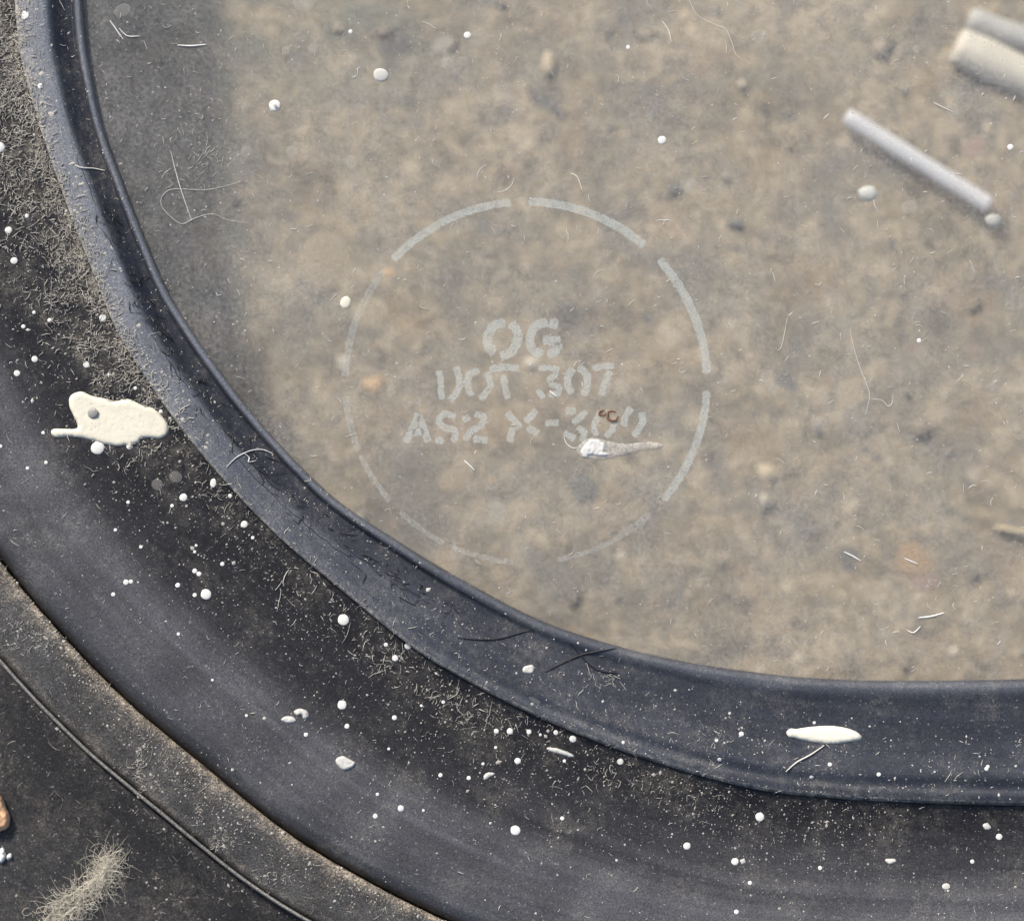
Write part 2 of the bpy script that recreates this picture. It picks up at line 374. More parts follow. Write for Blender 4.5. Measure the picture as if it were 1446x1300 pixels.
for a in [(462,372,40,42,0,.3),(645,672,24,34,0,-.5),(700,590,14,14,0),(766,612,20,14,0),(500,228,14,12,1),(642,790,9,9,1),(667,570,9,8,1),(1340,365,18,14,0),(1205,560,26,24,0),
          (1040,530,22,18,0),(982,95,9,12,5),(1358,690,13,9,5),(1300,785,36,26,3,.3),(1200,790,16,20,2),(1395,540,15,13,1),(1340,560,12,9,1),(1285,475,18,10,2),(770,145,34,8,2,-.62),
          (688,250,16,12,2),(1120,162,14,8,2,.4),(830,690,26,22,2),(905,220,9,9,2),(1265,345,12,9,2),(620,60,22,14,1),(1395,30,18,10,1),(370,202,10,7,3,-.4),(395,225,18,12,0,-.3),
          (555,60,26,20,2),(960,640,16,12,0),(1160,600,10,10,1),(1230,640,14,12,2),(1070,700,16,10,1),(985,820,16,12,0),(1100,880,22,10,0),(1412,922,10,8,2),(1010,290,12,10,3),(840,330,14,12,0),
          (770,200,12,10,2),(1075,55,12,7,1),(980,262,14,12,1),(1380,210,22,16,5),(1110,545,14,22,2),(905,450,16,14,2),(1250,890,14,12,1),(480,800,12,10,1),(1310,820,22,14,5),(700,730,18,26,1),(770,860,18,9,1)]:
    pebble(*a)
# fine embedded aggregate, one mass
def aggregate():
    V = []; Fc = []
    ico = bmesh.new(); bmesh.ops.create_icosphere(ico, subdivisions=1, radius=1); iv = np.array([v.co[:] for v in ico.verts]); fi = [[v.index for v in f.verts] for f in ico.faces]; ico.free()
    obs = []
    for kind in range(5):
        V = []; Fc = []
        for _ in range([420, 260, 420, 60, 420][kind]):
            x = rng.uniform(-100, 1750); y = rng.uniform(-300, 1250); r = 2.2+rng.exponential(3.2); p = at(x, y, GZ); k = (CAM_H-GZ)/CAM_H*S*MM
            s = iv*np.array([r*k*rng.uniform(.7, 1.4), r*k*rng.uniform(.7, 1.4), r*k*.09])*(1+rng.normal(0, .12, (len(iv), 1)))
            o = len(V); V += [tuple(q+np.array([p[0], p[1], (GZ+gh(x, y)-.05)*MM])) for q in s]; Fc += [[a+o for a in f] for f in fi]
        o = link('aggregate', V, Fc, PEB[kind], gr); tag(o, kind='stuff')
aggregate()

# ------------------------------------------------------------------ poly shapes with rounded thickness
def poly_sheet(name, outline, thick, m, parent, zf=None, step=3.0, edge=4.0, ztop=None, rough=0.0, recenter=False, z0=.02):
    """outline in grid units; a low mound over the surface zf with a rounded edge"""
    zf = zf or (lambda x, y: 0.0)
    P = [Vector(p) for p in outline]; n = len(P)
    O = np.array(outline, float); O2 = np.roll(O, -1, 0)
    def dist(q):
        d_ = O2-O; t = np.clip(((q-O)*d_).sum(1)/np.maximum((d_**2).sum(1), 1e-9), 0, 1)
        return float(np.sqrt(((O+d_*t[:, None]-q)**2).sum(1)).min())
    def inside(q):
        c = False
        for a, b in zip(outline, outline[1:]+outline[:1]):
            if (a[1] > q[1]) != (b[1] > q[1]) and q[0] < (b[0]-a[0])*(q[1]-a[1])/(b[1]-a[1])+a[0]: c = not c
        return c
    x0, y0 = O.min(0); x1, y1 = O.max(0); pts = list(P)
    for x in np.arange(x0, x1, step):
        for y in np.arange(y0, y1, step):
            q = np.array((x, y))+rng.uniform(-.2, .2, 2)*step
            if inside(q) and dist(q) > step*.45: pts.append(Vector(q))
    vs, _, fs, *_r = geometry.delaunay_2d_cdt(pts, [], [list(range(n))], 1, 1e-4)
    V = []
    for v in vs:
        q = np.array(v[:]); d_ = dist(q); k = min(1, d_/edge); k = math.sqrt(max(0, 1-(1-k)**2))
        z = zf(*q)+z0+thick*k*(1+rough*nz(q[0]*.25, q[1]*.25, 3)+rough*.6*nz(q[0]*.08, q[1]*.08, 8))
        V.append(at(q[0], q[1], z))
    fc = []
    for f in fs:
        a, b, c = (Vector(V[j]) for j in f[:3])
        fc.append(f if (b-a).cross(c-a).z > 0 else f[::-1])
    # skirt and base so the piece has thickness
    rim = [j for j, v in enumerate(vs) if dist(np.array(v[:])) < 1e-3]
    bm = bmesh.new(); bv = [bm.verts.new(v) for v in V]
    for f in fc:
        try: bm.faces.new([bv[j] for j in f])
        except ValueError: pass
    be = [e for e in bm.edges if e.is_boundary]
    ex = bmesh.ops.extrude_edge_only(bm, edges=be)
    for g in ex['geom']:
        if isinstance(g, bmesh.types.BMVert): g.co.z -= (z0+.03)*MM
    me = bpy.data.meshes.new(name); bm.to_mesh(me); bm.free(); me.shade_smooth(); me.materials.append(m)
    o = bpy.data.objects.new(name, me); COL.objects.link(o)
    if recenter:
        a = np.zeros(len(me.vertices)*3); me.vertices.foreach_get('co', a); a = a.reshape(-1, 3); c = a.mean(0); c[2] = a[:, 2].min()
        me.vertices.foreach_set('co', (a-c).ravel()); o.location = c
    if parent is not None: o.parent = parent
    return o

def smooth_outline(pts, n=6, jit=0.0, seed=0.0):
    P = np.array(pts, float); out = []; L = len(P)
    for i in range(L):
        p0, p1, p2, p3 = P[(i-1) % L], P[i], P[(i+1) % L], P[(i+2) % L]
        for k in range(n):
            t = k/n; q = .5*((2*p1)+(-p0+p2)*t+(2*p0-5*p1+4*p2-p3)*t*t+(-p0+3*p1-3*p2+p3)*t**3)
            if jit: q = q+jit*np.array((nz(q[0]*.3, q[1]*.3, seed), nz(q[0]*.3, q[1]*.3, seed+9)))
            out.append(tuple(q))
    return out

def stroke(pts, wd, jit=1.2, seed=0.0, taper=.0, sub=6):
    """outline of a brush-like stroke with uneven edges"""
    P = np.array(pts, float)
    seg = np.r_[0, np.cumsum(np.linalg.norm(np.diff(P, axis=0), axis=1))]; n = max(4, int(seg[-1]/2.5))
    if len(P) > 2:   # smooth
        Q = []
        for i in range(len(P)-1):
            p0 = P[max(i-1, 0)]; p1 = P[i]; p2 = P[i+1]; p3 = P[min(i+2, len(P)-1)]
            for k in range(sub):
                t = k/sub; Q.append(.5*((2*p1)+(-p0+p2)*t+(2*p0-5*p1+4*p2-p3)*t*t+(-p0+3*p1-3*p2+p3)*t**3))
        Q.append(P[-1]); P = np.array(Q); seg = np.r_[0, np.cumsum(np.linalg.norm(np.diff(P, axis=0), axis=1))]
    q = np.linspace(0, seg[-1], n); C = np.c_[np.interp(q, seg, P[:, 0]), np.interp(q, seg, P[:, 1])]
    tg = np.gradient(C, axis=0); tg /= np.linalg.norm(tg, axis=1)[:, None]; nn = np.c_[-tg[:, 1], tg[:, 0]]
    L = []; R = []
    for k in range(n):
        e = 1-taper*abs(2*k/(n-1)-1)**3
        L.append(tuple(C[k]+nn[k]*(wd/2*e+jit*nz(C[k][0]*.35, C[k][1]*.35, seed+1))))
        R.append(tuple(C[k]-nn[k]*(wd/2*e+jit*nz(C[k][0]*.35, C[k][1]*.35, seed+5))))
    e1 = tuple(C[-1]+tg[-1]*wd*.12); e0 = tuple(C[0]-tg[0]*wd*.12)
    return L+[e1]+R[::-1]+[e0]

# ------------------------------------------------------------------ the etched mark on the pane
def mark(name, outs, m, thick=.012):
    V = []; Fc = []
    for o_ in outs:
        vs, _, fs, *_r = geometry.delaunay_2d_cdt([Vector(p) for p in o_], [], [list(range(len(o_)))], 1, 1e-4)
        b = len(V); V += [at(v[0], v[1], thick) for v in vs]
        for f in fs:
            a_, b_, c_ = (Vector(V[b+j]) for j in f[:3]); Fc.append([b+j for j in (f if (b_-a_).cross(c_-a_).z > 0 else f[::-1])])
    return link(name, V, Fc, m, pane, smooth=False)
RC = (743, 539.5)
for a0, a1, wd, mt in [(89, 49.5, 12, FROST), (42.5, 3, 12, FROST), (-3, -40.5, 11, FROST), (-47, -57, 10, FROSTF), (-58, -80, 7, FROSTF), (-94, -114, 8, FROSTB), (-117, -134, 7, FROSTB), (-139, -156, 8, FROSTB), (-158, -175.5, 9, FROSTF), (178, 142, 10, FROSTF), (137, 95, 11, FROST)]:
    pts = [(RC[0]+255.5*math.cos(math.radians(a)), RC[1]-254.5*math.sin(math.radians(a))) for a in np.linspace(a0, a1, 14)]
    mark('etched_arc', [stroke(pts, wd, 1.6, a0)], mt)
def z5(p): return (480+p[0]/3.0125, 430+p[1]/3.0125)
LET = [
 ([[(700,78),(655,92),(628,140),(632,180),(655,205)], [(728,82),(755,115),(752,165),(725,205),(685,220)]], 34),
 ([[(880,75),(830,95),(808,145),(820,190),(858,212)], [(915,62),(905,100)], [(865,152),(935,155)], [(930,165),(912,200),(885,212)]], 32),
 ([[(425,282),(430,350),(434,402)], [(495,265),(508,320),(500,370),(468,405)]], 28),
 ([[(590,278),(552,300),(542,345),(560,388)], [(625,290),(640,340),(622,375),(598,400)]], 28),
 ([[(640,276),(700,266),(758,272)], [(698,305),(703,350),(712,398)]], 25),
 ([[(848,272),(890,268),(932,276)], [(925,292),(885,325)], [(890,335),(932,352),(925,378),(890,382)], [(840,365),(868,395)]], 22),
 ([[(990,272),(970,310),(972,350),(988,375)], [(1018,265),(1050,300),(1052,345),(1035,385)]], 27),
 ([[(1078,272),(1120,262),(1165,262)], [(1150,285),(1125,335),(1112,385)]], 24),
 ([[(333,465),(312,520),(282,585)], [(338,475),(358,530),(375,582)], [(312,545),(355,540)]], 25),
 ([[(490,478),(450,465),(420,492),(440,520),(485,535),(492,560),(478,582)], [(408,575),(440,580)]], 24),
 ([[(525,490),(550,478)], [(575,465),(612,478),(600,515),(555,540),(535,578)], [(570,570),(628,578)]], 24),
 ([[(712,460),(738,490),(765,525)], [(835,452),(812,475),(792,498)], [(735,525),(722,582)], [(800,525),(842,548)]], 26),
 ([[(875,503),(928,503)]], 22),
 ([[(962,455),(1002,450)], [(1045,455),(1022,480),(992,502)], [(1012,522),(1040,545),(1028,580)], [(955,545),(998,570)]], 24),
 ([[(1108,455),(1092,490),(1080,520),(1092,556)], [(1170,490),(1158,530),(1130,560)]], 22),
 ([[(1238,440),(1215,480),(1208,515)], [(1285,460),(1285,505),(1250,558)]], 24),
]
for k, (strokes, wd) in enumerate(LET):
    mark('etched_character', [stroke([z5(p) for p in s], wd/3.0125*(1.2 if k not in (2, 3) else 1.02), 1.8, k*3.1+j) for j, s in enumerate(strokes)], FROST, .014)

# ------------------------------------------------------------------ paint splashes and drops
def z4(x, y): return (x/3.0125, 430+y/3.0125)
out = [(300,388),(345,370),(390,388),(440,398),(490,410),(545,402),(600,425),(650,440),(690,475),(715,515),(712,550),(680,570),(640,566),(600,570),(590,588),(565,592),(562,612),(545,612),(538,598),(500,602),(440,592),(400,580),(350,568),(290,562),(240,565),(218,548),(225,530),(262,528),(320,528),(330,512),(312,470),(295,430)]
sp = poly_sheet('paint_splash', smooth_outline([z4(*p) for p in out], 5), .17, M['cream'], mould, surf, 3.0, 6.0, rough=.14); tag(sp, 'large cream splash with a pointed tail')
def z9(x, y): return (960+x/2.955, 860+y/2.955)
out = [(445,512),(462,497),(485,499),(515,494),(570,488),(630,486),(690,494),(735,510),(758,530),(752,545),(715,552),(640,562),(570,556),(510,545),(478,536),(455,532)]
sp = poly_sheet('paint_splash', smooth_outline([z9(*p) for p in out], 5), .2, M['cream2'], seal, surf, 3.0, 7.0, rough=.08); tag(sp, 'cream spindle-shaped splash')
out = [(1005,615),(1035,582),(1075,566),(1115,572),(1150,582),(1210,592),(1270,588),(1320,584),(1368,592),(1366,612),(1310,618),(1250,630),(1180,648),(1110,660),(1050,655),(1020,642)]
sp = poly_sheet('paint_splash', smooth_outline([z5(p) for p in out], 5, 1.2, 3), .10, SMEAR, pane, None, 3.0, 4.0, rough=.5); tag(sp, 'thin translucent smear under the lettering')
out = [(1025,628),(1045,590),(1075,572),(1110,580),(1130,600),(1125,625),(1150,635),(1110,648),(1070,640),(1045,652)]
sp = poly_sheet('paint_splash', smooth_outline([z5(p) for p in out], 5, 1.8, 5), .13, paint('crumbly_white', (.62, .62, .60), .9, .3, .4), pane, None, 2.0, 4.0, rough=.55, z0=.08); tag(sp, 'crumbly white blob at the head of the smear')
for nm, o_, m_, par, th in [('paint_fleck', [(474,1072),(484,1067),(494,1072),(502,1077),(496,1084),(486,1087),(478,1082)], M['greyw'], mould, .12),
    ('paint_fleck', [(397,1016),(404,1011),(414,1012),(418,1018),(408,1021)], M['greyw'], mould, .1), ('paint_fleck', [(415,1004),(424,1000),(434,1004),(436,1012),(429,1015),(426,1009),(419,1010)], M['greyw'], mould, .12),
    ('paint_fleck', [(740,941),(753,939),(752,950),(739,949)], M['greyw'], seal, .08), ('paint_fleck', [(1250,1213),(1262,1212),(1266,1216),(1256,1220)], M['greyw'], mould, .08),
    ('paint_fleck', [(773,1055),(790,1057),(809,1065),(808,1069),(790,1064),(776,1060)], M['greyw'], mould, .08), ('paint_fleck', [(683,1095),(690,1090),(699,1092),(692,1097),(685,1101)], M['greyw'], mould, .1),
    ('paint_fleck', [(1388,1164),(1395,1162),(1400,1169),(1392,1171)], M['greyw'], mould, .08)]:
    poly_sheet(nm, smooth_outline(o_, 4, .6, o_[0][0]), th, m_, par, surf, 2.0, 3.0, rough=.6)

def dome_mesh(name, m, seed, flat=.26):
    bm = bmesh.new(); bmesh.ops.create_uvsphere(bm, u_segments=14, v_segments=10, radius=1)
    bmesh.ops.delete(bm, geom=[v for v in bm.verts if v.co.z < -.25], context='VERTS')
    for v in bm.verts:
        a = math.atan2(v.co.y, v.co.x); k = 1+.10*noise.noise((math.cos(a)*1.4+seed, math.sin(a)*1.4, 0)); v.co.x *= k; v.co.y *= k; v.co.z *= flat
    me = bpy.data.meshes.new(name); bm.to_mesh(me); bm.free(); me.shade_smooth(); me.materials.append(m); return me
DM = {'water': [dome_mesh('paint_drop', frost_mat('dried_drop_film', (.50, .49, .46), .2, (.3, .5), 2500), s*1.7, .08) for s in range(3)]}
DM.update({k: [dome_mesh('paint_drop', M[k], s*2.1) for s in range(5)] for k in ('white', 'cream', 'greyw')})
def drop(x, y, r, c='white', el=1.0, rot=0.0):
    i, n = locate(x, y); par = pane if n < -W[i] else seal if n < 0 else mould if n < WM else trim if n < WM+WT else body
    z = z_at(i, n); e = 2.0; gx = (surf(x+e, y)-surf(x-e, y))/(2*e*S); gy = -(surf(x, y+e)-surf(x, y-e))/(2*e*S)
    o = bpy.data.objects.new('paint_drop', random.choice(DM[c])); COL.objects.link(o); o.parent = par; o.location = at(x, y, z+.02)
    nr = Vector((-gx, -gy, 1)); q = nr.to_track_quat('Z', 'Y')
    o.rotation_mode = 'QUATERNION'; 
    from mathutils import Quaternion
    o.rotation_quaternion = q @ Quaternion((0, 0, 1), rot)
    k = S*MM; o.scale = (r*el*k, r*k, r*k*.8); return o
DROPS = [(49,507,4.5),(122,515,4.5),(24,527,4.5),(70,452,3),(33,461,3),(48,441,2.5),(145,449,5),(39,661,2.5),(65,653,2.5),(259,702,5.5),(243,714,2.6),(181,709,2.6),(345,740,5),(325,700,3),
 (163,748,2.5),(199,772,2.5),(275,779,2.2),(277,770,2),(314,796,3),(275,806,3.5),(281,810,3.5),(178,822,4),(185,821,3),(251,826,3.5),(291,839,7.5),(275,840,3),(160,839,3),(357,759,2.5),
 (154,529,2.5),(191,548,2.5),(227,581,2.8),(61,611,2.5),(138,632,9.5),(183,630,4.5),(485,875,8),(576,912,5),(545,910,3),(558,929,4.5),(483,995,6.5),(490,1025,3.5),(557,1013,3.5),(626,991,2.5),
 (595,996,2),(701,1032,3.5),(720,1032,4.5),(747,1033,3.5),(785,1034,3.5),(809,1043,5),(731,1074,4.5),(682,1078,2.2),(876,1075,4.5),(797,1074,2.5),(549,1057,2),(622,1094,3),(662,1098,3),
 (728,1172,7),(794,1155,3),(566,1141,4.5),(533,1121,2.5),(530,1152,3.5),(598,1144,2),(1073,1153,6.3),(970,1194,5.2),(1038,1216,5.2),(1411,1181,4.5),(1172,1079,3),(1016,1072,3),(1047,1036,3.6),
 (1158,1225,3),(1059,1246,3),(1040,1287,3.4),(1373,1216,3),(1146,1097,3),(1012,1045,2.5),(1393,1085,3),(1241,1093,3),(0,208,7),(12,325,5),(20,368,5),(35,22,6),(57,122,4),(38,305,3),(1,630,2.5),
 (660,50,5),(935,198,6),(1427,208,4.5),(1298,481,3.2),(495,45,3),(887,67,3),(763,1037,2),(1150,1020,2.2),(1395,1082,2.6),(348,1010,2.2),(432,1037,3),(300,960,2),(252,895,2.5),(700,1055,2.2),(880,1048,2.4)]
for x, y, r in DROPS: drop(x, y, r)
drop(301, 682, 4.2, 'white', 1.6, -.9); drop(488, 427, 7.5, 'cream', 1.15, 1.2); drop(538, 106, 9.5, 'greyw', 1.15, -.3); drop(632, 90, 9, 'water'); drop(430, 4, 13, 'water', 1.15); drop(404, 72, 6, 'water'); drop(348, 214, 8, 'water'); drop(412, 214, 8, 'water'); drop(1285, 293, 10, 'water', 1.2); drop(1345, 395-240, 9, 'water'); drop(1073, 52, 10, 'water', 1.3); drop(1295, 70, 6, 'water'); drop(646, 783, 10, 'water', 1.1)
drop(1336, 1251, 4.5, 'greyw', 1.3); drop(222, 684, 8, 'water'); drop(248, 673, 8, 'water', 1.2, .5); drop(388, 149, 8.2, 'white'); drop(173, 15, 9, 'water', 1.4, .4)
drop(442, 69, 7, 'water'); drop(755, 988, 6, 'water', 1.8, -.5)
# the little blister in the big splash, and the hollow in the ringed drop
for x, y, r, z, mm_ in ((131, 583, 7.5, .28, PEB[2]), (388, 148.5, 2.2, .26, M['greyw'])):
    nm = 'blister'
    o = bpy.data.objects.new(nm, dome_mesh(nm, mm_ if r < 5 else paint('grey_blister', (.28, .28, .26), .2), 4)); COL.objects.link(o); i, n = locate(x, y); o.parent = mould if r > 5 else pane
    o.location = at(x, y, z_at(i, n)+z); o.scale = (r*S*MM,)*3

CRK = [[(390,440),(420,470),(425,520),(400,560)],[(340,430),(380,450),(420,435),(470,425),(510,440)],[(430,500),(480,515),(520,480),(560,470),(600,480)],[(545,520),(560,500),(580,515),(570,540),(548,530)],[(395,540),(392,575)],[(600,440),(630,470),(625,520)]]
# ------------------------------------------------------------------ hairs, lint and dust
def tubes(paths, rad, sides=3):
    V = []; Fc = []
    for P, r in zip(paths, rad):
        P = np.array(P, float); n = len(P)
        tg = np.gradient(P, axis=0); ln = np.linalg.norm(tg, axis=1)[:, None]; tg /= np.maximum(ln, 1e-12)
        up = np.array((0, 0, 1.0)); a = np.cross(tg, up); a /= np.maximum(np.linalg.norm(a, axis=1)[:, None], 1e-9); b = np.cross(a, tg)
        o = len(V)
        for k in range(n):
            rr = r*(1-.55*abs(2*k/(n-1)-1)**2)
            for s_ in range(sides):
                an = 2*math.pi*s_/sides+math.pi/2; V.append(P[k]+rr*(a[k]*math.cos(an)+b[k]*math.sin(an)))
        for k in range(n-1):
            for s_ in range(sides):
                i_ = o+k*sides+s_; j_ = o+k*sides+(s_+1) % sides; Fc.append((i_, j_, j_+sides, i_+sides))
    return V, Fc
def squiggle(x, y, L, a=None, curl=.35, lift=.05, n=6, zf=surf):
    a = rng.uniform(0, 2*math.pi) if a is None else a; P = []; c = rng.normal(0, curl*.5); L = L*rng.choice([.45, .7, 1, 1, 1.7], p=[.3, .25, .2, .15, .1]); kink = rng.integers(1, n)
    z0 = zf(x, y)
    for k in range(n):
        if zf is surf and n > 4 and k % 2 == 0: z0 = zf(x, y)
        P.append(at(x, y, z0+lift+.04*rng.random())); x += math.cos(a)*L/(n-1); y += math.sin(a)*L/(n-1); a += c+rng.normal(0, curl*.7)+(rng.normal(0, .9) if k == kink else 0)
    return P
def fibres(name, spots, m, par, rad=(.35, .7), **k):
    paths = [squiggle(*s, **k) for s in spots]; V, Fc = tubes(paths, [rng.uniform(*rad)*rng.choice([.6, .8, 1, 1.35])*S*MM for _ in paths])
    o = link(name, V, Fc, m, par); tag(o, kind='stuff'); return o
def on(i, n): return B[i, 0]+NR[i, 0]*n, B[i, 1]+NR[i, 1]*n
def idx(f): return int(np.clip(i0+f*(i1-i0), 0, NS-1))
# matted lint lying against the seal, upper left
def lint_spots(cnt, f0, f1, nmean, nsd, L0, L1, decay=0, nmin=-40):
    out = []
    while len(out) < cnt:
        f = f0+(f1-f0)*(rng.random()**(1+decay)); n = nmean+abs(rng.normal(0, nsd))
        if rng.random() < .18: n = nmean-abs(rng.normal(0, 12))
        i = idx(f); x, y = on(i, n)
        if nz(x*.03, y*.03, 12) < rng.uniform(-.5, .25): continue
        if x > -40: out.append((x, y, rng.uniform(L0, L1)))
    return out
fibres('lint', lint_spots(4000, -.10, .30, 2, 50, 2.5, 12, .3), M['fibre2'], mould, (.3, .7), lift=.06, curl=.22)
fibres('lint', lint_spots(1500, -.10, .33, 0, 58, 3, 14, .3), M['fibre'], mould, (.3, .6), lift=.10, curl=.22)
fibres('lint', lint_spots(420, .3, .8, 6, 50, 3, 11), M['fibre2'], mould, (.3, .55), lift=.03, curl=.2)
fibres('lint', [(*on(idx(rng.uniform(.45, .62)), rng.uniform(6, 60)), rng.uniform(6, 20)) for _ in range(45)], M['fibre'], mould, (.35, .75), lift=.05, curl=.2)
fibres('lint', [(*on(idx(rng.uniform(-.05, 1.05)), rng.uniform(3, 300)), rng.uniform(3, 10)) for _ in range(420)], M['fibre'], mould, (.25, .5), lift=.01, curl=.2)
fibres('lint', [(*on(idx(rng.uniform(-.05, 1.05)), -rng.uniform(3, 95)), rng.uniform(3, 11)) for _ in range(320)], M['fibre'], seal, (.25, .55), lift=.01, curl=.25)
fibres('lint', [(*on(idx(f), WM+abs(rng.normal(0, 22))+3), rng.uniform(3, 12)) for f in rng.uniform(.0, .8, 700)], M['fibre2'], trim, (.3, .5), lift=.0, curl=.2)
fibres('lint', [(*on(idx(f), WM+rng.uniform(8, 84)), rng.uniform(3, 12)) for f in rng.uniform(.0, .8, 300)], M['fibre2'], trim, (.25, .4), lift=.0, curl=.2)
fibres('lint', [(*on(idx(f), WM+WT+12+abs(rng.normal(0, 110))), rng.uniform(3, 14)) for f in rng.uniform(.2, .7, 420)], M['fibre2'], body, (.25, .45), lift=.01, curl=.2)
def flat0(x, y): return 0.0
def glass_spots(cnt, L0, L1):
    out = []
    while len(out) < cnt:
        x, y = rng.uniform(110, 1460), rng.uniform(-10, 960); i, n = locate(x, y)
        if n > -W[i]-12: continue
        if x > 420 and rng.random() < .45: continue
        out.append((x, y, rng.uniform(L0, L1)))
    return out
fibres('lint', glass_spots(420, 3, 14), M['fibre3'], pane, (.28, .6), zf=flat0, lift=.03, curl=.3, n=5)
fibres('lint', glass_spots(300, 3, 12), M['fibre'], pane, (.25, .55), zf=flat0, lift=.03, curl=.4, n=5)
# clustered short scratch-like fibres on the dark corner of the pane
fibres('lint', [(rng.normal(285, 30), rng.normal(215, 35), rng.uniform(4, 14)) for _ in range(90)], M['fibre'], pane, (.22, .45), zf=flat0, lift=.03, curl=.4, n=5)

def grains(name, spots, m, par, zf=surf):
    base = np.array([(1,0,0),(0,1,0),(-1,0,0),(0,-1,0),(0,0,.8)]); fc = [(0,1,4),(1,2,4),(2,3,4),(3,0,4)]
    V = []; Fc = []
    for x, y, r in spots:
        a = rng.uniform(0, 6.28); ca, sa = math.cos(a), math.sin(a); sx, sy = r*rng.uniform(.7, 1.5), r*rng.uniform(.6, 1.1); p = np.array(at(x, y, zf(x, y)-.003)); o = len(V)
        for v in base: V.append(p+np.array(((v[0]*ca*sx-v[1]*sa*sy), (v[0]*sa*sx+v[1]*ca*sy), v[2]*r*.7))*S*MM)
        Fc += [[j+o for j in f] for f in fc]
    o = link(name, V, Fc, m, par); tag(o, kind='stuff'); return o
def rs(cnt, k, lo): return lo+rng.exponential(k, cnt)
grains('dust', [(*on(idx(f), n), r) for f, n, r in zip(rng.uniform(-.08, 1.05, 3600), rng.uniform(2, 306, 3600), rs(3600, .3, .45))], M['dusts'], mould)
grains('dust', [(*on(idx(f), n), r) for f, n, r in zip(rng.uniform(-.08, .9, 2600), 3+abs(rng.normal(0, 65, 2600)), rs(2600, .4, .5))], M['dusts'], mould)
grains('dust', [(*on(idx(f), n), r) for f, n, r in zip(rng.uniform(-.08, 1.05, 150), rng.uniform(2, 300, 150), rs(150, .7, .8))], M['dustw'], mould)
grains('dust', [(*on(idx(f), -n), r) for f, n, r in zip(rng.uniform(-.08, 1.05, 1500), rng.uniform(2, 96, 1500), rs(1500, .35, .5))], M['dusts'], seal)
grains('dust', [(*on(idx(f), n), r) for f, n, r in zip(rng.uniform(-.08, .35, 900), rng.normal(-12, 14, 900), rs(900, .5, .5))], M['fibre2'], seal)
grains('dust', [(*on(idx(f), -n), r) for f, n, r in zip(rng.uniform(.5, 1.05, 220), rng.uniform(2, 120, 220), rs(220, .5, .6))], M['dustw'], seal)
grains('dust', [(*on(idx(f), WM+n), r) for f, n, r in zip(rng.uniform(0, .8, 2600), np.clip(abs(rng.normal(0, 30, 2600)), 2, 82), rs(2600, .45, .5))], M['fibre2'], trim)
grains('dust', [(*on(idx(f), WM+WT+n), r) for f, n, r in zip(rng.uniform(.15, .75, 2600), 10+abs(rng.normal(0, 120, 2600)), rs(2600, .4, .5))], M['dusts'], body)
gs = glass_spots(1700, .4, .85); grains('dust', [(x, y, r*rng.choice([1, 1, 1.3, 2])) for x, y, r in gs], M['dusts'], pane, flat0)
gs = glass_spots(220, .6, 1.6); grains('dust', [(x, y, r) for x, y, r in gs], M['dustw'], pane, flat0)
for cx_, cy_, sx_, sy_, c_ in ((195, 1084, 4, 15, 75), (279, 1148, 3, 9, 35), (312, 1185, 9, 11, 60), (383, 1240, 16, 8, 50), (212, 1110, 10, 6, 30), (25, 890, 24, 13, 110), (60, 905, 16, 10, 50)):
    sp_ = [(rng.normal(cx_, sx_), rng.normal(cy_, sy_), rng.uniform(2, 8)) for _ in range(c_)]
    fibres('crust', sp_, M['fibre2'], trim, (.25, .6), lift=.02, curl=.3); grains('crust', [(x+1, y, .4+rng.exponential(.5)) for x, y, _ in sp_], M['dusts'], trim)
for cx_, cy_, sx_, sy_, c_ in ((560, 930, 26, 18, 40), (690, 1018, 34, 9, 40), (640, 990, 22, 8, 30), (860, 1090, 22, 16, 26), (1010, 1050, 14, 16, 16), (300, 690, 16, 8, 22), (850, 955, 16, 12, 30)):
    fibres('lint', [(rng.normal(cx_, sx_), rng.normal(cy_, sy_), rng.uniform(3, 16)) for _ in range(c_)], M['fibre'], mould, (.2, .45), lift=.04, curl=.2)

V, Fc = tubes([[at(*z4(*p), surf(*z4(*p))+.175) for p in c_] for c_ in CRK], [.32*S*MM]*len(CRK)); tag(link('paint_crack', V, Fc, M['dusts'], mould), kind='stuff')
grains('dirt', [(*z4(*p), q) for p, q in zip([(385,420),(335,402),(390,505),(405,520),(388,530),(560,480),(585,520),(655,490),(640,540),(470,470),(500,560),(610,500),(520,530)], [1.5,1.2,2,1.6,1.3,1,1,1.1,.9,.9,.8,1,1])], M['fibre2'], mould, lambda x, y: surf(x, y)+.18)
# named hairs one can point at
def hair(pts, r, m, label, cat='fibre', grp=None, lift=.08, name='fibre'):
    P = np.array(pts, float); Q = []
    for i in range(len(P)-1):
        p0 = P[max(i-1, 0)]; p1 = P[i]; p2 = P[i+1]; p3 = P[min(i+2, len(P)-1)]
        for k in range(7):
            t = k/7; Q.append(.5*((2*p1)+(-p0+p2)*t+(2*p0-5*p1+4*p2-p3)*t*t+(-p0+3*p1-3*p2+p3)*t**3))
    Q.append(P[-1]); W3 = [at(q[0], q[1], surf(*q)+lift) for q in Q]
    V, Fc = tubes([W3], [r*S*MM], 5); o = link(name, V, Fc, m, None, recenter=True); tag(o, label, cat, grp); return o
hair([(241,213),(249,245),(258,275),(271,312)], .55, M['fibre3'], 'straight pale fibre standing across the curled hair near the upper left seal')
hair([(350,315),(320,310),(300,302),(275,308),(257,316),(240,305),(228,290),(230,276),(245,267),(290,268),(320,262),(340,256)], .33, M['fibre'], 'long curled pale hair lying on the darker upper left of the pane', 'hair', name='hair')
hair([(106,233),(115,237),(132,238),(148,241)], 1.1, M['fibre'], 'short tan fibre lying across the seal lip near the upper left', )
